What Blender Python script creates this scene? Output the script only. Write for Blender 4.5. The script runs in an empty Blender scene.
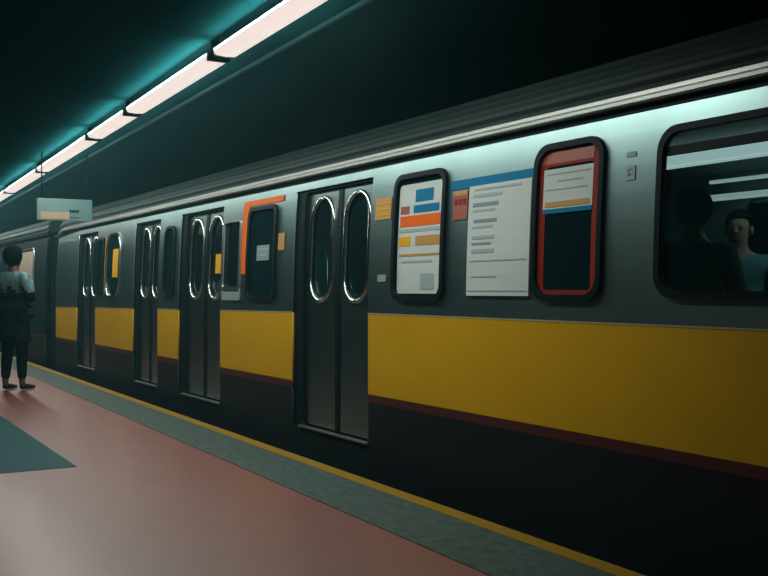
import bpy, bmesh, math, random
from mathutils import Vector, Matrix
random.seed(7)
SC = bpy.context.scene
C = SC.collection
PI = math.pi

# ------------------------------------------------------------------ camera, world, exposure
F = 1000.0                                   # focal length in pixels of the 768 px frame
CAM_Z = 1.25
YAW = math.atan2(584, F)                     # the train runs along +Y
cam = bpy.data.objects.new('camera', bpy.data.cameras.new('camera'))
C.objects.link(cam); SC.camera = cam
cam.data.sensor_width = 36.0; cam.data.lens = F / 768 * 36
cam.location = (0, 0, CAM_Z)
cam.rotation_euler = (PI / 2 - math.atan2(-2.0, F), 0, -YAW)
cam.data.clip_start = 0.05; cam.data.clip_end = 200
w = bpy.data.worlds.new('world'); SC.world = w; w.use_nodes = True
bg = w.node_tree.nodes['Background']
bg.inputs[0].default_value = (0.35, 0.55, 0.85, 1); bg.inputs[1].default_value = 0.04
SC.view_settings.view_transform = 'Standard'; SC.view_settings.look = 'None'
SC.view_settings.exposure = 0.0; SC.view_settings.gamma = 1.0
SC.view_settings.use_curve_mapping = False

LAMP_AREA_W = 11.5       # platform tube lamps, watts per metre of lamp
UP_W_PER_M = 4.0


# ------------------------------------------------------------------ materials
def mat(name, col, rough=0.5, metal=0.0, spec=0.5, emit=None, estr=0.0, noise=None, bump=None, coat=0.0, aniso=0.0):
    m = bpy.data.materials.new(name); m.use_nodes = True
    nt = m.node_tree; b = nt.nodes['Principled BSDF']
    b.inputs['Base Color'].default_value = (*col, 1)
    b.inputs['Roughness'].default_value = rough
    b.inputs['Metallic'].default_value = metal
    b.inputs['Specular IOR Level'].default_value = spec
    b.inputs['Coat Weight'].default_value = coat; b.inputs['Coat Roughness'].default_value = 0.27
    b.inputs['Anisotropic'].default_value = aniso
    if emit:
        b.inputs['Emission Color'].default_value = (*emit, 1)
        b.inputs['Emission Strength'].default_value = estr
    if noise:                                 # (scale xyz, amount)
        sc_, amt = noise
        tc = nt.nodes.new('ShaderNodeTexCoord'); mp = nt.nodes.new('ShaderNodeMapping')
        mp.inputs['Scale'].default_value = sc_
        nz = nt.nodes.new('ShaderNodeTexNoise'); nz.inputs['Scale'].default_value = 1.0
        nz.inputs['Detail'].default_value = 5
        rp = nt.nodes.new('ShaderNodeMapRange')
        rp.inputs['From Min'].default_value = 0.3; rp.inputs['From Max'].default_value = 0.7
        rp.inputs['To Min'].default_value = 1 - amt; rp.inputs['To Max'].default_value = 1 + amt
        mx = nt.nodes.new('ShaderNodeMix'); mx.data_type = 'RGBA'; mx.blend_type = 'MULTIPLY'
        mx.inputs['Factor'].default_value = 1
        mx.inputs['A'].default_value = (*col, 1)
        L = nt.links.new
        L(tc.outputs['Object'], mp.inputs['Vector']); L(mp.outputs['Vector'], nz.inputs['Vector'])
        L(nz.outputs['Fac'], rp.inputs['Value']); L(rp.outputs['Result'], mx.inputs['B'])
        L(mx.outputs['Result'], b.inputs['Base Color'])
        if bump:
            bp = nt.nodes.new('ShaderNodeBump'); bp.inputs['Strength'].default_value = bump
            bp.inputs['Distance'].default_value = 0.01
            L(nz.outputs['Fac'], bp.inputs['Height']); L(bp.outputs['Normal'], b.inputs['Normal'])
    return m

def glass_mat(name, tint, gloss_rough=0.05, haze=(0.01, 0.03, 0.035), haze_f=0.3):
    m = bpy.data.materials.new(name); m.use_nodes = True
    nt = m.node_tree; nt.nodes.clear(); L = nt.links.new
    out = nt.nodes.new('ShaderNodeOutputMaterial')
    tr = nt.nodes.new('ShaderNodeBsdfTransparent'); tr.inputs[0].default_value = (*tint, 1)
    df = nt.nodes.new('ShaderNodeBsdfDiffuse'); df.inputs[0].default_value = (*haze, 1)
    gl = nt.nodes.new('ShaderNodeBsdfGlossy'); gl.inputs['Roughness'].default_value = gloss_rough
    lw = nt.nodes.new('ShaderNodeLayerWeight'); lw.inputs[0].default_value = 0.5
    pw = nt.nodes.new('ShaderNodeMath'); pw.operation = 'POWER'; pw.inputs[1].default_value = 4.0
    fr = nt.nodes.new('ShaderNodeMath'); fr.operation = 'MULTIPLY_ADD'; fr.inputs[1].default_value = 0.7; fr.inputs[2].default_value = 0.045
    L(lw.outputs['Facing'], pw.inputs[0]); L(pw.outputs[0], fr.inputs[0])
    m1 = nt.nodes.new('ShaderNodeMixShader'); m1.inputs[0].default_value = haze_f
    m2 = nt.nodes.new('ShaderNodeMixShader')
    L(tr.outputs[0], m1.inputs[1]); L(df.outputs[0], m1.inputs[2])
    L(fr.outputs[0], m2.inputs[0]); L(m1.outputs[0], m2.inputs[1]); L(gl.outputs[0], m2.inputs[2])
    L(m2.outputs[0], out.inputs[0])
    return m

M = {}
M['steel'] = mat('brushed_steel', (0.35, 0.52, 0.52), 0.34, 1.0, noise=((0.5, 1.0, 0.15), 0.16), bump=0.02)
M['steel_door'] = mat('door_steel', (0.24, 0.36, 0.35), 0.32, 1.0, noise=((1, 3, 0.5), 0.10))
M['chrome'] = mat('chrome', (0.85, 0.88, 0.86), 0.16, 1.0)
M['trim_steel'] = mat('trim_steel', (0.50, 0.52, 0.50), 0.36, 1.0, noise=((1, 0.4, 30), 0.15))
M['roof'] = mat('roof_paint', (0.036, 0.060, 0.057), 0.6, 0.0, spec=0.2)
M['yellow'] = mat('yellow_paint', (0.74, 0.41, 0.0005), 0.5, spec=0.3, noise=((1, 1.3, 2.0), 0.06))
M['maroon'] = mat('maroon_paint', (0.085, 0.012, 0.010), 0.5)
M['skirt'] = mat('skirt_paint', (0.008, 0.011, 0.014), 0.5, spec=0.3, noise=((1, 1.0, 3.0), 0.2))
M['edge'] = mat('edge_line_cream', (0.45, 0.40, 0.22), 0.5)
M['rubber'] = mat('black_rubber', (0.004, 0.010, 0.013), 0.5, spec=0.12)
M['dark'] = mat('dark_metal', (0.006, 0.011, 0.014), 0.6, spec=0.12)
M['glass'] = glass_mat('dark_glass', (0.62, 0.78, 0.78))
M['glass_dark'] = glass_mat('tinted_glass', (0.12, 0.2, 0.22), haze=(0.01, 0.035, 0.045), haze_f=0.5)
M['far_body'] = mat('far_car_shade', (0.006, 0.012, 0.015), 0.6, spec=0.1)  # near-black base carries the far car's unlit shade in its colour
M['interior'] = mat('interior_panel', (0.16, 0.26, 0.26), 0.6)
M['interior_floor'] = mat('interior_floor', (0.03, 0.035, 0.035), 0.6)
M['seat'] = mat('seat_plastic', (0.05, 0.12, 0.16), 0.4)
M['paper'] = mat('white_poster_paper', (0.68, 0.76, 0.73), 0.6, spec=0.2, noise=((1, 1, 6), 0.05))
M['paper_grey'] = mat('pale_grey_paper', (0.30, 0.40, 0.40), 0.5)
M['ink'] = mat('grey_ink', (0.26, 0.34, 0.36), 0.6)
M['ink_soft'] = mat('faint_ink', (0.42, 0.52, 0.53), 0.6)
M['blue'] = mat('blue_band', (0.0, 0.20, 0.40), 0.6, spec=0.15)
M['red'] = mat('red_vinyl', (0.33, 0.028, 0.018), 0.6, spec=0.15)
M['red_pale'] = mat('red_sticker', (0.42, 0.10, 0.07), 0.45)
M['orange'] = mat('orange_vinyl', (0.95, 0.17, 0.012), 0.6, spec=0.1)
M['amber'] = mat('amber_sticker', (0.60, 0.33, 0.08), 0.45)
M['gold'] = mat('yellow_notice', (0.92, 0.46, 0.015), 0.6, spec=0.1)
M['floor'] = mat('pink_terrazzo', (0.23, 0.040, 0.018), 0.55, coat=0.42, spec=1.0, noise=((3, 3, 3), 0.08), bump=0.05)
M['teal_floor'] = mat('teal_terrazzo', (0.003, 0.085, 0.10), 0.6, spec=0.12, noise=((3, 3, 3), 0.08))
M['grey_strip'] = mat('grey_green_tiles', (0.065, 0.105, 0.095), 0.6, spec=0.25, noise=((22, 12, 9), 0.35), bump=0.08)
M['yellow_line'] = mat('yellow_safety_line', (0.34, 0.20, 0.01), 0.6, spec=0.2)
M['concrete'] = mat('dark_concrete', (0.03, 0.035, 0.036), 0.9, noise=((2, 2, 2), 0.3))
M['ceiling'] = mat('teal_ceiling_paint', (0.020, 0.10, 0.108), 0.9, spec=0.0, noise=((0.7, 0.7, 0.7), 0.10))
M['ceiling_dark'] = mat('dark_track_ceiling', (0.02, 0.03, 0.034), 0.9)
M['housing'] = mat('lamp_housing', (0.04, 0.12, 0.13), 0.5)
M['sign'] = mat('sign_face', (0.10, 0.18, 0.175), 0.5, emit=(0.16, 0.34, 0.32), estr=0.22)
M['sign_warm'] = mat('sign_orange_panel', (0.26, 0.19, 0.12), 0.5, emit=(0.55, 0.42, 0.25), estr=0.3)
M['lamp'] = mat('lamp_diffuser', (0.8, 0.8, 0.8), 0.5, emit=(1.0, 0.86, 0.80), estr=0.86)
M['streak_glow'] = mat('streak_glow', (0.6, 0.6, 0.6), 0.5, emit=(0.92, 0.94, 0.92), estr=1.5)  # emission imitates bright streaks behind the near window
M['streak_glow_far'] = mat('streak_glow_far', (0.6, 0.6, 0.6), 0.5, emit=(0.85, 0.90, 0.88), estr=1.0)
M['skin'] = mat('skin', (0.16, 0.075, 0.05), 0.5)
M['skin_pale'] = mat('skin_pale', (0.30, 0.17, 0.12), 0.8, spec=0.15)
M['eye'] = mat('eye_white', (0.10, 0.10, 0.10), 0.5, spec=0.2)
M['lip'] = mat('lip', (0.16, 0.05, 0.04), 0.6)
M['hair'] = mat('black_hair', (0.004, 0.005, 0.006), 0.9, spec=0.1)
M['jacket'] = mat('dark_jacket', (0.005, 0.010, 0.013), 0.9, spec=0.1, noise=((9, 9, 9), 0.4))
M['yoke'] = mat('patterned_yoke', (0.13, 0.25, 0.27), 0.8, noise=((14, 14, 7), 0.9))
M['trousers'] = mat('dark_trousers', (0.005, 0.008, 0.012), 0.9, spec=0.1)
M['shoe'] = mat('black_shoe', (0.01, 0.01, 0.012), 0.4)
M['coat_black'] = mat('black_coat', (0.008, 0.014, 0.017), 0.85)
M['coat_teal'] = mat('teal_jacket', (0.05, 0.13, 0.15), 0.8)

# ------------------------------------------------------------------ mesh helpers
def tag(o, label=None, cat=None, group=None, kind=None):
    if label: o['label'] = label
    if cat: o['category'] = cat
    if group: o['group'] = group
    if kind: o['kind'] = kind
    return o

def empty(name, loc=(0, 0, 0), **k):
    o = bpy.data.objects.new(name, None); C.objects.link(o); o.location = loc
    return tag(o, **k)

def link(name, me, m, parent=None, loc=None, smooth=False):
    o = bpy.data.objects.new(name, me); C.objects.link(o)
    for x in (m if isinstance(m, (list, tuple)) else [m]):
        me.materials.append(x)
    if parent:
        o.parent = parent
        p = parent; off = Vector((0, 0, 0))
        while p: off += p.location; p = p.parent
        me.transform(Matrix.Translation(-off))          # meshes are written in world coordinates
    if smooth:
        for p in me.polygons: p.use_smooth = True
    return o

def from_bm(name, bm, m, parent=None, smooth=False):
    bmesh.ops.recalc_face_normals(bm, faces=bm.faces[:])
    me = bpy.data.meshes.new(name); bm.to_mesh(me); bm.free()
    return link(name, me, m, parent, smooth=smooth)

def add_box(bm, x0, x1, y0, y1, z0, z1, bev=0.0):
    r = bmesh.ops.create_cube(bm, size=1.0)
    vs = r['verts']
    for v in vs:
        v.co = Vector(((x0 + x1) / 2 + v.co.x * (x1 - x0), (y0 + y1) / 2 + v.co.y * (y1 - y0), (z0 + z1) / 2 + v.co.z * (z1 - z0)))
    if bev:
        es = list({e for v in vs for e in v.link_edges})
        bmesh.ops.bevel(bm, geom=es, offset=bev, segments=2, affect='EDGES')
    return bm

def box(name, x0, x1, y0, y1, z0, z1, m, parent=None, bev=0.0):
    return from_bm(name, add_box(bmesh.new(), x0, x1, y0, y1, z0, z1, bev), m, parent)

def slab(name, pts, z0, z1, m, parent=None):
    bm = bmesh.new()
    lo = [bm.verts.new((x, y, z0)) for x, y in pts]; hi = [bm.verts.new((x, y, z1)) for x, y in pts]
    bm.faces.new(lo[::-1]); bm.faces.new(hi)
    n = len(pts)
    for i in range(n): bm.faces.new((lo[i], lo[(i + 1) % n], hi[(i + 1) % n], hi[i]))
    return from_bm(name, bm, m, parent)

def add_tube(bm, pts, r, seg=10, closed=False):
    pts = [Vector(p) for p in pts]; n = len(pts); rings = []
    for i, p in enumerate(pts):
        if closed: d = (pts[(i + 1) % n] - pts[i - 1]).normalized()
        else: d = (pts[min(i + 1, n - 1)] - pts[max(i - 1, 0)]).normalized()
        ref = Vector((1, 0, 0)) if abs(d.x) < 0.9 else Vector((0, 0, 1))
        a = d.cross(ref).normalized(); b = d.cross(a).normalized()
        rr = r[i] if isinstance(r, (list, tuple)) else r
        rings.append([bm.verts.new(p + (a * math.cos(2 * PI * k / seg) + b * math.sin(2 * PI * k / seg)) * rr) for k in range(seg)])
    for i in range(n if closed else n - 1):
        A = rings[i]; B = rings[(i + 1) % n]
        for k in range(seg): bm.faces.new((A[k], A[(k + 1) % seg], B[(k + 1) % seg], B[k]))
    if not closed: bm.faces.new(rings[0][::-1]); bm.faces.new(rings[-1])
    return bm

def rrect(u0, u1, v0, v1, r, n=8):
    r = min(r, abs(u1 - u0) / 2 - 1e-4, abs(v1 - v0) / 2 - 1e-4)
    if r <= 0.002: return [(u0, v0), (u1, v0), (u1, v1), (u0, v1)]
    out = []
    for cu, cv, a0 in ((u1 - r, v1 - r, 0), (u0 + r, v1 - r, 90), (u0 + r, v0 + r, 180), (u1 - r, v0 + r, 270)):
        for k in range(n + 1):
            a = math.radians(a0 + 90 * k / n); out.append((cu + r * math.cos(a), cv + r * math.sin(a)))
    return out

def plate_mesh(outer, holes, thick):
    """flat plate in (u=Y, v=Z) with holes, centred on w=0, as a bmesh with co=(w,u,v)"""
    cu = bpy.data.curves.new('tmp', 'CURVE'); cu.dimensions = '2D'; cu.fill_mode = 'BOTH'; cu.extrude = thick / 2
    for loop in [outer] + holes:
        s = cu.splines.new('POLY'); s.points.add(len(loop) - 1)
        for p, (a, b) in zip(s.points, loop): p.co = (a, b, 0, 1)
        s.use_cyclic_u = True
    o = bpy.data.objects.new('tmp', cu); me = o.to_mesh()
    bm = bmesh.new(); bm.from_mesh(me); o.to_mesh_clear()
    bpy.data.objects.remove(o); bpy.data.curves.remove(cu)
    for v in bm.verts: v.co = Vector((v.co.z, v.co.x, v.co.y))
    bmesh.ops.remove_doubles(bm, verts=bm.verts[:], dist=1e-5)
    return bm

def pix_ground(px, py, z=0.0):                # ground point (x, y) seen at a pixel
    Z = F * (CAM_Z - z) / (py - 290); X = (px - 384) / F * Z
    s, c = math.sin(YAW), math.cos(YAW)
    return (X * c + Z * s, -X * s + Z * c)

# ------------------------------------------------------------------ the station
EDGE = lambda y: 3.12 + 0.0165 * y            # the platform's edge runs at a slight angle
Y0, Y1 = -6.0, 44.0
tag(slab('floor', [(-7, Y0), (EDGE(Y0), Y0), (EDGE(Y1), Y1), (-7, Y1)], -1.1, 0.0, M['floor']), kind='structure')
IN = lambda y: 2.53 + 0.027 * y
tag(slab('trim_1', [(IN(Y0), Y0), (EDGE(Y0) - 0.1, Y0), (EDGE(Y1) - 0.1, Y1), (IN(Y1) - 0.1, Y1)], 0.0, 0.004, M['grey_strip']), kind='structure')
tag(slab('trim_2', [(EDGE(Y0) - 0.1, Y0), (EDGE(Y0) + .01, Y0), (EDGE(Y1) + .01, Y1), (EDGE(Y1) - 0.1, Y1)], -0.02, 0.006, M['yellow_line']), kind='structure')
tag(slab('trim_3', [(-4.5, 7.2), (1.69, 7.2), (1.76, 14.5), (-4.5, 14.5)], 0.0, 0.003, M['teal_floor']), kind='structure')
tag(box('wall_left', -7.2, -7.0, Y0, Y1, -1.1, 3.2, M['concrete']), kind='structure')
tag(box('wall_right', 7.6, 7.8, Y0, Y1, -1.3, 3.2, M['concrete']), kind='structure')
tag(box('wall_back', -7, 7.6, Y1, Y1 + 0.2, -1.3, 3.2, M['concrete']), kind='structure')
CZ = 2.985
tag(box('ceiling', -7.2, 7.8, Y0, Y1, CZ, CZ + 0.2, M['ceiling']), kind='structure')
track = tag(box('trim_4', 3.0, 7.6, Y0, Y1, -1.3, -1.1, M['concrete']), kind='structure')
for i, x in enumerate((4.27, 5.71)):
    bm = bmesh.new(); add_box(bm, x - 0.07, x + 0.07, Y0, Y1, -1.1, -1.08); add_box(bm, x - .012, x + .012, Y0, Y1, -1.08, -0.98); add_box(bm, x - .035, x + .035, Y0, Y1, -0.98, -0.95)
    tag(from_bm('rail', bm, M['dark']), 'steel running rail hidden in the track bed beside the platform' if i == 0 else 'steel running rail on the far side of the track bed', 'rail')

# ------------------------------------------------------------------ ceiling tube lights
LX = lambda y: 2.235 + 0.043 * y
LH = 2.85
lamp_names = ['long white ceiling tube light nearest the camera, cut off by the photo top',
              'white ceiling tube light second from the near end of the row',
              'shortest white ceiling tube light, third from the near end of the row',
              'white ceiling tube light fourth from the near end, left of the hanging sign',
              'white ceiling tube light fifth along the row, above the standing person',
              'far small ceiling tube light at the left photo edge, sixth in the row',
              'ceiling tube light beyond the left photo edge, seventh in the row']
def point_light(x, y, z, watts, col, parent, r=0.05):
    ld = bpy.data.lights.new('tube_and_fill_light', 'POINT'); ld.energy = watts; ld.color = col; ld.shadow_soft_size = r
    lo = bpy.data.objects.new('tube_and_fill_light', ld); C.objects.link(lo)
    if parent:
        lo.parent = parent; lo.location = Vector((x, y, z)) - parent.location
    else: lo.location = (x, y, z)
    return lo
def area_light(parent, x, y, z, sx, sy, watts, col, ry, rz):
    ld = bpy.data.lights.new('tube_and_fill_light', 'AREA'); ld.shape = 'RECTANGLE'; ld.size = sx; ld.size_y = sy
    ld.energy = watts; ld.color = col
    lo = bpy.data.objects.new('tube_and_fill_light', ld); C.objects.link(lo)
    lo.parent = parent; lo.location = Vector((x, y, z)) - parent.location; lo.rotation_euler = (0, ry, rz)
    return lo
def tube_lamp(xf, ya, yb, wpm, label, group):
    ym = (ya + yb) / 2
    t = empty('ceiling_light', (xf(ym), ym, CZ), label=label, cat='ceiling light', group=group)
    hw = 0.085
    def sk(y): return xf(y)
    bm = bmesh.new()
    # diffuser: a shallow rounded trough, swept along the lamp
    prof = [(-hw, 0.045), (-hw, 0.012), (-hw * .8, 0.0), (0, -0.006), (hw * .8, 0.0), (hw, 0.012), (hw, 0.045)]
    A = [bm.verts.new((sk(ya) + px, ya, LH + pz)) for px, pz in prof]; B = [bm.verts.new((sk(yb) + px, yb, LH + pz)) for px, pz in prof]
    for k in range(len(prof) - 1): bm.faces.new((A[k], A[k + 1], B[k + 1], B[k]))
    bm.faces.new(A[::-1]); bm.faces.new(B); bm.faces.new((A[0], B[0], B[-1], A[-1]))
    from_bm('diffuser', bm, M['lamp'], t)
    slab('housing', [(sk(ya) - .05, ya), (sk(ya) + .05, ya), (sk(yb) + .05, yb), (sk(yb) - .05, yb)], LH + 0.045, CZ, M['housing'], t)
    for ye in (ya - 0.03, yb):
        slab('end_cap', [(sk(ye) - .08, ye), (sk(ye) + .08, ye), (sk(ye) + .08, ye + .03), (sk(ye) - .08, ye + .03)], LH - .008, LH + 0.05, M['housing'], t)
    area_light(t, sk(ym), ym, LH - 0.012, 0.13, yb - ya, LAMP_AREA_W * (yb - ya), (0.92, 1.0, 0.92), 0, -0.045)
    for sd in (-1, 1):                        # unseen lights added beside the housing make the ceiling halo
        area_light(t, sk(ym) + sd * .085, ym, LH + 0.03, 0.02, yb - ya, UP_W_PER_M * (yb - ya), (0.50, 1.0, 0.97), PI + sd * .0, -0.045)
    return t
segs = [(4.0, 6.45), (6.62, 8.93), (9.1, 10.62), (10.8, 13.95), (14.15, 17.25), (17.45, 20.3), (20.5, 24.0)]
for (a, b), lb in zip(segs, lamp_names):
    tube_lamp(LX, a, b, LAMP_AREA_W, lb, 'ceiling tube lights in a row over the platform edge')
# thin edge rail beside the lamps
TX = lambda y: 2.70 + 0.039 * y
tag(slab('trim_5', [(TX(1), 1), (TX(1) + .025, 1), (TX(30) + .025, 30), (TX(30), 30)], CZ - .025, CZ, mat('conduit', (0.05, 0.15, 0.15), 0.6)), kind='structure')

# ------------------------------------------------------------------ train cars
BX = 3.63                                     # outer side of the cars
ZS, ZB, ZY = 0.12, 0.48, 1.075                # sill, band bottom, band top
ZG = 2.15                                     # underside of the gutter trim
CX = 5.0                                      # centre line of the car
def deform(y, z, x, y1):
    """rounded far corner of the car"""
    s = max(0.0, min(1.0, (y - (y1 - 0.45)) / 0.45))
    inset = 0.38 * (1 - math.sqrt(max(0, 1 - s * s)))
    q = max(0.0, min(1.0, (y - (y1 - 0.9)) / 0.9))
    if z > ZG - .1: z -= 0.26 * q ** 2.5 * (1 if z > ZG else (z - ZG + .1) / .1)
    return x + inset, z
def lean(z):
    return 0.05 * max(0.0, (z - ZY) / (ZG - ZY)) ** 2
def side_plate(name, outer, holes, off, thick, m, parent, y1, zcuts=(), smooth=False):
    bm = plate_mesh(outer, holes, thick)
    for zc in zcuts:
        bmesh.ops.bisect_plane(bm, geom=bm.verts[:] + bm.edges[:] + bm.faces[:], plane_co=(0, 0, zc), plane_no=(0, 0, 1))
    ys = [p[0] for p in outer]
    if max(ys) > y1 - 0.44:
        for k in range(8):
            bmesh.ops.bisect_plane(bm, geom=bm.verts[:] + bm.edges[:] + bm.faces[:], plane_co=(0, y1 - 0.45 + 0.45 * k / 8, 0), plane_no=(0, 1, 0))
    for v in bm.verts:
        x, y, z = v.co
        x2, z2 = deform(y, z, BX + off + x + lean(z), y1)
        v.co = Vector((x2, y, z2))
    return from_bm(name, bm, m, parent)
ZCUTS = [ZY + (ZG - ZY) * k / 8 for k in range(1, 8)]

ZT = lambda y: ZY - 0.0101 * max(0.0, y - 6.45)
def window(car, a, b, z0, z1, r, y1, glass, frame='rubber', name='window', fw=0.035, rail=None):
    f = side_plate(name, rrect(a, b, z0, z1, r), [rrect(a + fw, b - fw, z0 + fw, z1 - fw, r - fw * .6)], -0.004, 0.035, M[frame], car, y1, ZCUTS)
    side_plate('pane', rrect(a + fw * .8, b - fw * .8, z0 + fw * .8, z1 - fw * .8, r - fw * .6), [], 0.012, 0.006, glass, f, y1, ZCUTS)
    if rail:
        side_plate('transom', rrect(a + fw, b - fw, rail, rail + .045, 0), [], 0.008, 0.02, M['rubber'], f, y1)
    return f
def sticker(car, name, a, b, z0, z1, m, y1, off=-0.0035, r=0.0, label=None, thick=0.003, sub=()):
    s = side_plate(name, rrect(a, b, z0, z1, r, 4), [], off, thick, m, car, y1, [z for z in ZCUTS if z0 < z < z1])
    if label: s['label'] = label
    for (nm, c, d, e, g, mm) in sub:
        side_plate(nm, rrect(c, d, e, g, 0), [], off - thick / 2 - .0015, 0.002, mm, s, y1)
    return s

def door(car, a, b, y1):
    """a pair of sliding leaves in a recess"""
    D = 0.075; jamb = 0.13 * (b - a) / 1.3; mid = (a + b - jamb) / 2
    fr = side_plate('door_frame', [(a - .03, ZS - .03), (b + .03, ZS - .03), (b + .03, 2.10), (a - .03, 2.10)],
                    [rrect(a + .005, b - jamb, ZS, 2.07, 0.03)], 0.055, 0.06, M['dark'], car, y1, ZCUTS)
    fr['label'] = 'black door surround'
    for (c, d) in ((a + .01, mid - .012), (mid + .012, b - jamb - .005)):
        wd = d - c; m_ = wd * 0.16
        wu0, wu1, wz0, wz1 = c + m_, d - m_, 1.16, 2.01
        lf = side_plate('door_leaf', rrect(c, d, ZS + .01, 2.06, 0.01), [rrect(wu0, wu1, wz0, wz1, 0.2)], D, 0.035, M['steel_door'], car, y1, ZCUTS)
        side_plate('pane', rrect(wu0 - .01, wu1 + .01, wz0 - .01, wz1 + .01, 0.2), [], D + .008, 0.006, M['glass'], lf, y1, ZCUTS)
        ring = rrect(wu0, wu1, wz0, wz1, 0.2, 10)
        bm = bmesh.new(); add_tube(bm, [(BX + D - .018 + lean(z), y, z) for y, z in ring], 0.019, 10, closed=True)
        o = from_bm('window_ring', bm, M['chrome'], lf, smooth=True); o['label'] = 'chrome ring around the door window'
        # meeting edge gasket
        g0, g1 = (d - .022, d + .012) if d < mid else (c - .012, c + .022)
        side_plate('gasket', rrect(g0, g1, ZS + .01, 2.06, 0), [], D - .005, 0.04, M['rubber'], lf, y1, ZCUTS)
    o = box('door_sill', BX - .015, BX + .12, a, b - jamb, ZS - .018, ZS, M['trim_steel'], car, 0.006); o['label'] = 'bare steel threshold'

def car(y0, y1, doors, label, side_m, band_m, stripe_m, wins, hole_pad=0.02):
    t = empty('train_car', (CX, (y0 + y1) / 2, -0.95), label=label, cat='train car')
    ds = sorted(doors); bays = []; c = y0
    for (a, b) in ds: bays.append((c, a)); c = b
    bays.append((c, y1))
    for (a, b) in bays:
        hs = [rrect(q[0] + hole_pad, q[1] - hole_pad, q[2] + hole_pad, q[3] - hole_pad, q[4] - hole_pad * .6) for q in wins if q[0] >= a - .01 and q[1] <= b + .01]
        side_plate('side_panel', [(a, ZT(a)), (b, ZT(b)), (b, ZG), (a, ZG)], hs, 0.012, 0.02, side_m, t, y1, ZCUTS)
        side_plate('paint_band', [(a, ZB), (b, ZB), (b, ZT(b)), (a, ZT(a))], [], 0.010, 0.02, band_m, t, y1)
        if band_m is M['yellow']:
            side_plate('band_edging', [(a, ZT(a) - .004), (b, ZT(b) - .004), (b, ZT(b) + .005), (a, ZT(a) + .005)], [], 0.008, 0.02, M['edge'], t, y1)
        side_plate('stripe', [(a, ZB - .06), (b, ZB - .06), (b, ZB), (a, ZB)], [], 0.011, 0.02, stripe_m, t, y1)
        side_plate('skirt', [(a, -.25), (b, -.25), (b, ZB - .06), (a, ZB - .06)], [], 0.012, 0.02, M['skirt'], t, y1)
    for (a, b) in ds:
        side_plate('door_header', [(a, 2.09), (b, 2.09), (b, ZG), (a, ZG)], [], 0.012, 0.02, side_m, t, y1)
        side_plate('door_skirt', [(a, -.25), (b, -.25), (b, ZS - .03), (a, ZS - .03)], [], 0.012, 0.02, M['skirt'], t, y1)
        door(t, a, b, y1)
    # swept roof pieces
    ysec = [y0, y0 + .01, y1 - .9, y1 - .75, y1 - .6] + [y1 - 0.45 + 0.45 * k / 8 for k in range(9)]
    def sweep(name, prof, m, closed=True, smooth=False, parent=t):
        bm = bmesh.new(); rings = []
        for y in ysec:
            ring = []
            for (x, z) in prof:
                if x <= CX: x2, z2 = deform(y, z, x, y1)
                else: x2, z2 = deform(y, z, 2 * CX - x, y1); x2 = 2 * CX - x2
                ring.append(bm.verts.new((x2, y, z2)))
            rings.append(ring)
        n = len(prof)
        for A, B in zip(rings, rings[1:]):
            for k in range(n if closed else n - 1): bm.faces.new((A[k], A[(k + 1) % n], B[(k + 1) % n], B[k]))
        if closed: bm.faces.new(rings[0]); bm.faces.new(rings[-1][::-1])
        return from_bm(name, bm, m, parent, smooth)
    bx = BX + lean(ZG)
    sweep('roof_gap_seal', [(bx + .03, ZG - .01), (bx + .03, 2.21), (bx + .1, 2.21), (bx + .1, ZG - .01)], M['rubber'])
    tm = M['trim_steel'] if side_m is M['steel'] else M['far_body']
    sweep('gutter', [(bx - .01, 2.195), (bx - .022, 2.205), (bx - .022, 2.222), (bx + .0, 2.228), (bx - .008, 2.236), (bx - .008, 2.255), (bx + .02, 2.265), (bx + .08, 2.265), (bx + .08, 2.195)], tm)
    # ribbed roof shoulder
    base = [(bx + .02, 2.262), (bx + .015, 2.30), (bx + .02, 2.34), (bx + .035, 2.38), (bx + .065, 2.42), (bx + .12, 2.455), (bx + .22, 2.488), (bx + .38, 2.52), (bx + .6, 2.545), (bx + .95, 2.565), (CX, 2.575)]
    # resample with ribs
    prof = []
    for i in range(len(base) - 1):
        (xa, za), (xb, zb) = base[i], base[i + 1]
        for q in (0, .5):
            x = xa + (xb - xa) * q; z = za + (zb - za) * q
            prof.append((x, z))
    out = []
    for i, (x, z) in enumerate(prof):
        z += .015 * min(1, i / 4)
        k = 0.018 if (i // 2) % 2 else 0.0
        out.append((x - k * (1 if z < 2.45 else .3), z + k * (0 if z < 2.45 else .8)))
    out.append((CX, 2.575))
    full = out + [(2 * CX - x, z) for x, z in out[::-1][1:]]
    full += [(2 * CX - bx - .05, 2.25), (bx + .05, 2.25)]
    sweep('roof', full, M['roof'])
    # far side, ends, floor, inside
    fx = 2 * CX - BX
    fw = [(y0 + 1.2 + 2.4 * k, y0 + 2.6 + 2.4 * k) for k in range(int((y1 - y0 - 3.2) / 2.4))]
    bm = plate_mesh([(y0, -.25), (y1 - .5, -.25), (y1 - .5, 2.25), (y0, 2.25)], [rrect(a, b, 1.2, 1.95, .1) for a, b in fw], 0.05)
    for v in bm.verts: v.co.x += fx
    fwall = from_bm('far_side_wall', bm, M['interior'], t)
    for a, b in fw:
        box('far_window', fx - .005, fx + .005, a - .01, b + .01, 1.19, 1.96, M['glass_dark'], t)
    box('interior_floor', BX + .14, fx - .03, y0, y1 - .45, ZS - .06, ZS, M['interior_floor'], t)
    box('underframe', BX + .12, fx - .12, y0 + .2, y1 - .5, -.5, ZS - .07, M['dark'], t)
    bm = bmesh.new(); add_box(bm, BX + .36, fx - .36, y1 - .09, y1 - .03, -.25, ZG + .07); from_bm('end_wall', bm, M['far_body'], t)
    bm = bmesh.new(); add_box(bm, BX + .1, fx - .03, y0 + .0, y0 + .05, ZS, ZG); from_bm('end_wall', bm, M['far_body'], t)
    box('interior_ceiling', BX + .12, fx - .03, y0 + .06, y1 - .46, 2.17, 2.2, M['interior'], t)
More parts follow.
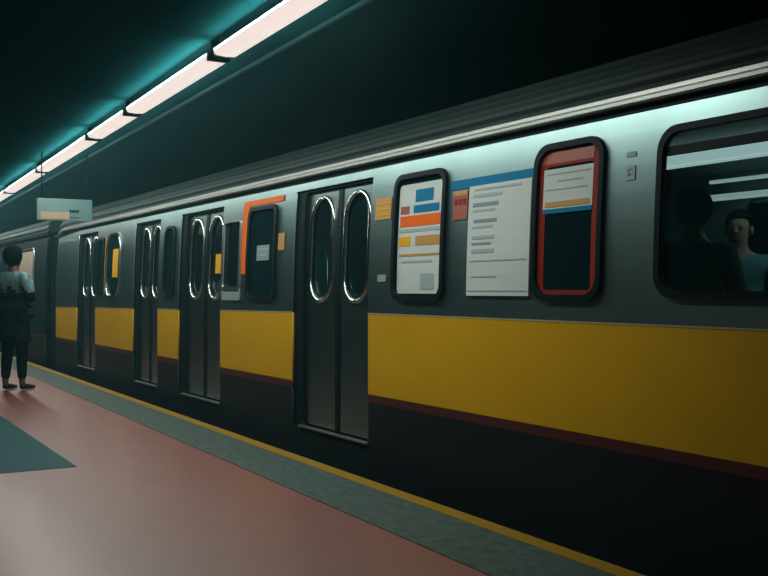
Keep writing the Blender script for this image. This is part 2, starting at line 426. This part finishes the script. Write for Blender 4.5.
    for (x0, x1) in ((fx - .52, fx - .04),):
        bm = bmesh.new(); add_box(bm, x0, x1, y0 + .8, y1 - 1.0, .50, .56, .02); add_box(bm, x1 - .08, x1, y0 + .8, y1 - 1.0, .56, 1.0, .02); add_box(bm, x0 + .1, x1, y0 + .8, y1 - 1.0, ZS, .50)
        from_bm('bench_seat', bm, M['seat'], t)
    for yy in (y0 + 3.0, y0 + 6.2, y0 + 9.5):
        if yy < y1 - 1:
            bm = bmesh.new(); add_tube(bm, [(CX, yy, ZS), (CX, yy, 2.17)], .017, 10); from_bm('grab_pole', bm, M['chrome'], t, True)
    for yb in (y0 + 2.4, y1 - 2.6):
        for dy in (-.9, .9):
            for xx in (4.27, 5.71):
                bm = bmesh.new(); bmesh.ops.create_cone(bm, cap_ends=True, segments=32, radius1=.37, radius2=.36, depth=.1, matrix=Matrix.Translation((xx, yb + dy, -.58)) @ Matrix.Rotation(PI / 2, 4, 'Y'))
                from_bm('wheel', bm, M['dark'], t)
        bm = bmesh.new(); add_box(bm, 4.35, 5.63, yb - 1.1, yb + 1.1, -.75, -.5); from_bm('bogie_frame', bm, M['dark'], t)
    return t

E1 = 17.3
W = [ # y0, y1, z0, z1, corner
    (2.03, 3.57, 1.21, 2.05, .12),
    (3.95, 4.53, 1.19, 2.075, .12),
    (5.44, 6.10, 1.175, 2.06, .10),
    (8.13, 8.78, 1.16, 2.02, .09),
    (8.935, 9.40, 1.25, 1.94, .05),
    (10.90, 11.27, 1.16, 1.98, .12),
    (13.14, 13.80, 1.16, 2.02, .2),
    (13.93, 14.30, 1.20, 1.98, .08),
]
DOORS = [(6.45, 7.77), (9.47, 10.76), (11.50, 12.52), (14.38, 15.50)]
near = car(0.3, E1, DOORS, 'steel metro car with a broad yellow band and four pairs of sliding doors', M['steel'], M['yellow'], M['maroon'], W)
T = near
f = window(T, *W[0], E1, M['glass'], rail=1.905)
window(T, *W[1], E1, M['glass_dark'])
window(T, *W[2], E1, M['glass_dark'])
window(T, *W[3], E1, M['glass_dark'])
window(T, *W[4], E1, M['glass'], frame='trim_steel', fw=.03)
window(T, *W[5], E1, M['glass_dark'], fw=.03)
window(T, *W[6], E1, M['glass_dark'], frame='chrome', fw=.02)
window(T, *W[7], E1, M['glass_dark'], fw=.03)

# notices on and beside the windows
GO = -0.0  # stickers on panes lie at the pane's outer face
PO = 0.0065
def rows(a, b, z0, z1, spec, nm='print_line'):
    """spec: (fraction from top, height fraction, left frac, right frac, material); left is the larger y"""
    out = []
    for (f0, h, l, r, mm) in spec:
        zt = z1 - (z1 - z0) * f0; out.append((nm, b - (b - a) * r, b - (b - a) * l, zt - (z1 - z0) * h, zt, mm))
    return out
# window 1 : travel poster behind glass
a, b, z0, z1 = 5.49, 6.05, 1.225, 1.985
sticker(T, 'window_poster', a, b, z0, z1, M['paper'], E1, off=PO, r=.03, label='pale poster with blue, orange and yellow blocks in the window', sub=rows(a, b, z0, z1, [
    (.06, .11, .38, .78, M['blue']), (.20, .07, .35, .92, M['blue']), (.20, .07, .05, .25, M['red_pale']),
    (.29, .10, .05, .95, M['orange']), (.41, .03, .03, .97, M['ink_soft']), (.48, .085, .03, .30, M['gold']), (.48, .085, .42, .95, M['amber']),
    (.64, .02, .05, .95, M['amber']), (.70, .02, .1, .8, M['ink_soft']), (.82, .14, .55, .85, M['ink_soft'])]))
# notice board and its blue header
sticker(T, 'blue_header', 4.535, 5.40, 1.895, 1.955, M['blue'], E1, off=-.002, label='blue header strip above the white notice')
a, b, z0, z1 = 4.55, 5.17, 1.215, 1.90
sticker(T, 'notice_board', a, b, z0, z1, M['paper'], E1, off=-.008, thick=.012, label='large white notice with faint grey print lines', sub=rows(a, b, z0, z1, [
    (.03, .018, .1, .85, M['ink_soft']), (.08, .03, .08, .55, M['ink_soft']), (.16, .035, .08, .5, M['ink']), (.22, .02, .08, .45, M['ink_soft']), (.31, .03, .1, .48, M['ink']), (.37, .02, .08, .42, M['ink_soft']),
    (.46, .03, .08, .45, M['ink_soft']), (.52, .02, .08, .4, M['ink']), (.58, .035, .08, .45, M['ink_soft']), (.68, .012, .05, .95, M['ink_soft']), (.82, .015, .08, .5, M['ink_soft']), (.95, .012, .02, .98, M['ink_soft'])]))
a, b, z0, z1 = 5.20, 5.36, 1.70, 1.885
sticker(T, 'red_sticker', a, b, z0, z1, M['red_pale'], E1, off=-.002, label='small red and tan sticker', sub=rows(a, b, z0, z1, [(0, .16, 0, 1, M['amber']), (.28, .2, .1, .3, M['red']), (.28, .2, .4, .6, M['red']), (.28, .2, .7, .9, M['red'])]))
# window 2 : red surround, white notice, dark glass below
fr = side_plate('red_surround', rrect(3.99, 4.53, 1.205, 2.035, .05), [rrect(4.05, 4.44, 1.25, 1.945, .02)], PO, .004, M['red'], T, E1, ZCUTS)
fr['label'] = 'red vinyl border inside the window'
side_plate('header', rrect(4.05, 4.50, 1.96, 2.025, 0), [], PO - .003, .003, M['red_pale'], fr, E1)
a, b, z0, z1 = 4.05, 4.46, 1.68, 1.93
sticker(T, 'window_notice', a, b, z0, z1, M['paper'], E1, off=PO - .002, label='white notice with tan and blue lines', sub=rows(a, b, z0, z1, [
    (.1, .03, .05, .95, M['ink_soft']), (.26, .04, .3, .8, M['ink_soft']), (.45, .03, .05, .9, M['ink_soft']), (.74, .12, .05, .95, M['amber']), (.9, .1, 0, 1, M['blue'])]))
# car number between the windows
for i, (za, zb) in enumerate([(1.93, 1.955), (1.81, 1.885)]):
    o = side_plate('car_number', rrect(3.735, 3.80, za, zb, 0), [rrect(3.75, 3.785, za + .02, zb - .02, 0)] if zb - za > .05 else [], -.001, .002, M['ink_soft'], T, E1)
    o['label'] = 'faded grey car number on the steel'
side_plate('car_number', rrect(3.735, 3.80, 1.842, 1.852, 0), [], -.001, .002, M['ink_soft'], T, E1)
# amber sticker beside the door
a, b, z0, z1 = 6.15, 6.38, 1.76, 1.92
sticker(T, 'amber_sticker', a, b, z0, z1, M['amber'], E1, off=-.002, label='amber sticker with pale lines beside the door', sub=rows(a, b, z0, z1, [(.25, .07, .1, .95, M['gold']), (.5, .07, .1, .95, M['gold']), (.75, .07, .1, .95, M['gold'])]))
sticker(T, 'white_label', 6.19, 6.31, 1.31, 1.36, M['paper_grey'], E1, off=-.002)
# bay with the orange arch
fr = side_plate('orange_surround', [(8.02, 2.035), (8.02, 2.085), (8.93, 2.085), (8.93, 1.40), (8.785, 1.40), (8.785, 2.035)], [], -.003, .004, M['orange'], T, E1, ZCUTS)
fr['label'] = 'orange painted arch around the dark window'
sticker(T, 'grey_label', 8.94, 9.40, 1.15, 1.28, M['paper_grey'], E1, off=-.006, r=.02, thick=.012)
sticker(T, 'amber_tag', 7.96, 8.09, 1.60, 1.75, M['amber'], E1, off=-.002)
sticker(T, 'window_print', 8.30, 8.58, 1.52, 1.66, M['ink'], E1, off=PO, sub=rows(8.30, 8.58, 1.52, 1.66, [(.2, .12, .1, .9, M['ink_soft']), (.6, .1, .1, .8, M['ink_soft'])]))
sticker(T, 'yellow_notice', 13.25, 13.52, 1.42, 1.80, M['gold'], E1, off=PO, label='bright yellow notice in the far window')
sticker(T, 'yellow_notice', 9.66, 9.82, 1.42, 1.62, M['gold'], E1, off=.078, label='yellow notice behind the door glass')
sticker(T, 'orange_strip', 13.84, 13.90, 1.2, 1.98, M['amber'], E1, off=-.003)

# glowing bars in the near car stand in for highlight streaks behind the glass
def streak_bar(x0, x1, y0, y1, z0, z1, m, label):
    o = box('streak_bar', x0, x1, y0, y1, z0, z1, m, T, 0.008); o['label'] = label
streak_bar(4.80, 4.90, 0.5, 4.75, 2.035, 2.11, M['streak_glow'], 'glowing strip imitating the highlight on the window rail')
streak_bar(5.78, 5.82, 1.0, 5.16, 2.03, 2.055, M['streak_glow_far'], 'thin glowing bar imitating a bright streak')
streak_bar(6.13, 6.20, 1.0, 5.47, 1.945, 1.99, M['streak_glow_far'], 'glowing bar imitating a bright streak above the bench')
for y, z in ((1.5, 1.98), (3.3, 1.98), (8.5, 2.0), (13, 2.0)):  # unseen fill lights added to brighten the cabin and passengers
    area_light(T, 5.0, y, z + .15, .12, 1.2, 11.0 if y < 4 else 5.0, (0.7, 1.0, 0.95), 0, 0)

# the following car
W2 = [(18.75, 20.35, 1.15, 2.02, .15), (22.4, 24.0, 1.15, 2.02, .15)]
far = car(17.75, 30.0, [(20.8, 22.1), (24.6, 25.9)], 'dark unlit metro car coupled behind the yellow banded car', M['far_body'], M['far_body'], M['maroon'], W2)
for q in W2: window(far, *q, 30.0, M['glass'], frame='trim_steel', fw=.03)
o = side_plate('lit_window_panel', rrect(18.85, 20.25, 1.16, 1.96, .12), [], -.0, .004, mat('lit_window_tone', (0.42, 0.33, 0.24), 0.8), far, 30.0, ZCUTS); o['label'] = 'pale panel imitating a dimly lit window'  # added panel, coloured like a dimly lit interior

# ------------------------------------------------------------------ hanging sign
sg = empty('hanging_sign', (2.9, 12.98, 2.13), label='pale rectangular sign board hanging from the ceiling beside the train', cat='sign')
bm = add_box(bmesh.new(), 2.56, 3.24, 12.98, 13.04, 2.13, 2.405, .006); from_bm('sign_board', bm, M['sign'], sg)
box('orange_panel', 2.60, 2.95, 12.974, 12.979, 2.145, 2.235, M['sign_warm'], sg)
for (xa, xb, za, zb) in ((2.955, 3.075, 2.235, 2.272), (2.965, 3.075, 2.165, 2.178)):
    bm = bmesh.new()
    n = 5; wdt = (xb - xa) / n
    for k in range(n):
        h = (zb - za) * (1 if k % 2 == 0 else .75)
        add_box(bm, xa + k * wdt, xa + (k + .8) * wdt, 12.974, 12.979, za, za + h)
    from_bm('sign_lettering', bm, M['dark'], sg)
for x in (2.62, 3.18):
    bm = bmesh.new(); add_tube(bm, [(x, 13.01, 2.40), (x, 13.01, CZ)], .008, 8); from_bm('hanger_rod', bm, M['dark'], sg, True)

# ------------------------------------------------------------------ people
def skin_body(name, chains, m, parent, sub=2):
    """chains: lists of (x,y,z,r); a point that equals an earlier one is shared"""
    bm = bmesh.new(); lay = bm.verts.layers.skin.verify(); V = {}
    first = True
    for ch in chains:
        prev = None
        for (x, y, z, r) in ch:
            k = (round(x, 4), round(y, 4), round(z, 4))
            if k not in V:
                v = bm.verts.new((x, y, z)); V[k] = v
                rr = r if isinstance(r, tuple) else (r, r)
                v[lay].radius = rr; v[lay].use_root = first; first = False
            if prev is not None and prev is not V[k] and bm.edges.get((prev, V[k])) is None: bm.edges.new((prev, V[k]))
            prev = V[k]
    me = bpy.data.meshes.new(name); bm.to_mesh(me); bm.free()
    o = bpy.data.objects.new(name, me); C.objects.link(o)
    md = o.modifiers.new('s', 'SKIN'); md.use_smooth_shade = True
    sd = o.modifiers.new('d', 'SUBSURF'); sd.levels = sub; sd.render_levels = sub
    dg = bpy.context.evaluated_depsgraph_get(); dg.update()
    me2 = bpy.data.meshes.new_from_object(o.evaluated_get(dg))
    bpy.data.objects.remove(o)
    me2.name = name
    me2.materials.clear()
    for p in me2.polygons: p.use_smooth = True
    o = bpy.data.objects.new(name, me2); C.objects.link(o); o.parent = parent
    me2.materials.append(m)
    return o
def ellipsoid(name, c, r, m, parent, cut=None, seg=24):
    bm = bmesh.new(); bmesh.ops.create_uvsphere(bm, u_segments=seg, v_segments=16, radius=1)
    for v in bm.verts: v.co = Vector((c[0] + v.co.x * r[0], c[1] + v.co.y * r[1], c[2] + v.co.z * r[2]))
    if cut: bmesh.ops.delete(bm, geom=[v for v in bm.verts if cut(v.co)], context='VERTS')
    me = bpy.data.meshes.new(name); bm.to_mesh(me); bm.free(); me.materials.append(m)
    for p in me.polygons: p.use_smooth = True
    o = bpy.data.objects.new(name, me); C.objects.link(o); o.parent = parent
    return o
def hand_chains(w_, d, s):
    """fingers hanging from the wrist w_ towards direction d, thumb on side s (a vector)"""
    W_ = Vector(w_); d = Vector(d).normalized(); s = Vector(s).normalized(); n = d.cross(s).normalized()
    P = W_ + d * .085; out = []
    palm = (*(W_ + d * .045), .028); pe = (*P, .026)
    out.append([(*W_, .026), palm, pe])
    for k, ln in enumerate((.068, .078, .072, .055)):
        b0 = P + s * (.028 - .019 * k)
        out.append([pe, (*b0, .011), (*(b0 + d * ln * .5 + n * .006), .009), (*(b0 + d * ln * .95 + n * .022), .008)])
    out.append([palm, (*(W_ + d * .05 + s * .035), .011), (*(W_ + d * .085 + s * .055), .009), (*(W_ + d * .11 + s * .055), .008)])
    return out
def person(loc, rz, label, coat, skin, yoke=None, coat_len=.62, elbows=((-.27, -.03, 1.12), (.27, -.03, 1.12)), hands=((-.12, .22, 1.12), (.12, .22, 1.12)), stance=((-.12, 0.02), (.13, -.03)), h=1.75, hair_r=1.0, puff=1.0, tunic=False):
    """built facing +Y at height 1.75, feet at z = 0"""
    p = empty('person', loc, label=label, cat='person'); p.rotation_euler = (0, 0, rz); p.scale = (h / 1.75,) * 3
    (lx, ly), (rx, ry) = stance
    ch = [[(0, 0, .95, (.15, .11)), (0, 0, 1.08, (.13, .095)), (0, -.005, 1.25, (.16, .11)), (0, -.01, 1.38, (.15, .10)), (0, -.005, 1.46, .06), (0, .012, 1.52, .055), (0, .02, 1.57, (.07, .085)), (0, .018, 1.65, (.078, .098)), (0, .01, 1.71, (.06, .075))]]
    for s, (fx, fy) in ((-1, (lx, ly)), (1, (rx, ry))):
        ch.append([(0, 0, .95, (.15, .11)), (s * .09, 0, .86, .095), ((s * .09 + fx) / 2, fy * .5 + .02, .50, .060), ((s * .09 + fx) / 2 + (fx - s * .09) * .2, fy * .7 + .0, .34, .056), (fx, fy - .01, .09, .038), (fx, fy, .05, .035), (fx + s * .01, fy + .13, .032, .03), (fx + s * .012, fy + .18, .026, .022)])
    for s, e, hd in ((-1, elbows[0], hands[0]), (1, elbows[1], hands[1])):
        wv = Vector(e).lerp(Vector(hd), 1.0); sh = (s * .185, -.01, 1.40, .058)
        ch.append([(0, -.01, 1.38, (.15, .10)), sh, (*(Vector(sh[:3]).lerp(Vector(e), .5)), .047), (*e, .040), (*(Vector(e).lerp(wv, .5)), .037), (*wv, .026)])
        d = (wv - Vector(e)).normalized()
        side = Vector((-s, .2, .6)); side = (side - d * side.dot(d)).normalized()
        hc = hand_chains(wv, d, side)
        ch += hc
    body = skin_body('body', ch, skin, p)
    # face: nose, mouth, eyes and ears on the head
    bm = bmesh.new(); add_tube(bm, [(0, .105, 1.64), (0, .125, 1.60), (0, .112, 1.588)], [.008, .014, .009], 8); o = from_bm('nose', bm, skin); o.parent = p
    for s in (-1, 1):
        ellipsoid('eye', (s * .032, .098, 1.635), (.014, .010, .009), M['eye'], p, seg=12)
        ellipsoid('ear', (s * .082, .01, 1.615), (.013, .026, .034), skin, p, seg=12)
    ellipsoid('mouth', (0, .103, 1.556), (.024, .008, .006), M['lip'], p, seg=12)
    ellipsoid('hair', (0, -.005, 1.66), (.090 * hair_r, .108 * hair_r, .105 * hair_r), M['hair'], p, cut=lambda c: c.y > .045 and c.z < 1.70)
    # clothes: trousers, jacket
    tc = []
    for s, (fx, fy) in ((-1, (lx, ly)), (1, (rx, ry))):
        tc.append([(0, 0, .96, (.17, .13)), (s * .09, 0, .85, .108), ((s * .09 + fx) / 2, fy * .5 + .02, .50, .076), ((s * .09 + fx) / 2 + (fx - s * .09) * .2, fy * .7, .34, .068), (fx, fy - .01, .12, .055)])
    skin_body('trousers', tc, M['trousers'], p)
    jc = [[(0, 0, 1.0, (.185, .135)), (0, 0, (2.44 - coat_len) / 2, (.205, .15)), (0, 0, 1.44 - coat_len, (.215, .155))], [(0, 0, 1.0, (.19, .135)), (0, 0, 1.12, (.165, .125)), (0, -.005, 1.27, (.18, .13)), (0, -.012, 1.385, (.165, .115)), (0, -.006, 1.455, .072)]]
    for s, e, hd in ((-1, elbows[0], hands[0]), (1, elbows[1], hands[1])):
        sh = (s * .19, -.01, 1.39, .078 * puff)
        jc.append([(0, -.012, 1.385, (.165, .115)), sh, (*(Vector(sh[:3]).lerp(Vector(e), .5)), .068 * puff), (*e, .057), (*(Vector(e).lerp(Vector(hd), .93)), .042)])
    j = skin_body('jacket', jc, coat, p)
    if tunic:
        bm = bmesh.new(); rings = []
        for z, ra, rb in ((1.12, .150, .115), (1.02, .175, .135), (.88, .20, .155), (.74, .212, .17), (.60, .225, .18), (.595, .215, .17), (.80, .19, .15)):
            rings.append([bm.verts.new(((ra + .010 * math.sin(6 * q)) * math.cos(q), (rb + .008 * math.sin(7 * q)) * math.sin(q), z)) for q in [2 * PI * k / 40 for k in range(40)]])
        for A, B in zip(rings, rings[1:]):
            for k in range(40): bm.faces.new((A[k], A[(k + 1) % 40], B[(k + 1) % 40], B[k]))
        me = bpy.data.meshes.new('tunic_skirt'); bm.to_mesh(me); bm.free(); me.materials.append(coat)
        for q in me.polygons: q.use_smooth = True
        ts = bpy.data.objects.new('tunic_skirt', me); C.objects.link(ts); ts.parent = p
    if yoke:
        j.data.materials.append(yoke)
        for pl in j.data.polygons:
            c = pl.center
            if c.z > 1.24 + .05 * math.sin(c.x * 37): pl.material_index = 1
    for s, (fx, fy) in ((-1, (lx, ly)), (1, (rx, ry))):
        skin_body('shoe', [[(fx, fy - .045, .05, (.045, .045)), (fx, fy + .03, .048, (.046, .044)), (fx + s * .01, fy + .12, .035, (.048, .032)), (fx + s * .012, fy + .19, .03, (.036, .024))]], M['shoe'], p, sub=2)
    return p
person((2.30, 13.1, 0.0), math.radians(-52), 'person in dark tunic with pale patterned shoulders standing near the platform edge', M['jacket'], M['skin'], M['yoke'], coat_len=.42, puff=1.22, tunic=True, elbows=((-.29, -.02, 1.14), (.29, -.02, 1.14)), hands=((-.10, .2, 1.10), (.10, .2, 1.10)), stance=((-.10, -.02), (.10, .05)), h=1.77, hair_r=1.28)
person((4.15, 3.80, 0.12), math.radians(-70), 'person in black coat with back turned standing in the train behind the large near window', M['coat_black'], M['skin'], h=1.66, hair_r=1.15)
person((5.0, 4.22, 0.12), math.radians(120), 'person in teal jacket facing out of the large near window', M['coat_teal'], M['skin_pale'], h=1.62, hair_r=1.0)

# ------------------------------------------------------------------ thin haze in the station air
hz = bpy.data.materials.new('station_haze'); hz.use_nodes = True
nt = hz.node_tree; nt.nodes.clear()
vo = nt.nodes.new('ShaderNodeOutputMaterial'); vs = nt.nodes.new('ShaderNodeVolumeScatter')
vs.inputs['Color'].default_value = (0.35, 0.90, 1.0, 1); vs.inputs['Density'].default_value = 0.0055; vs.inputs['Anisotropy'].default_value = 0.3
nt.links.new(vs.outputs[0], vo.inputs['Volume'])
tag(box('air_haze', -7.5, 8.2, -7.0, 44.6, -1.6, 3.4, hz), 'thin teal haze hanging in the station air around the lamps', 'haze', kind='stuff')
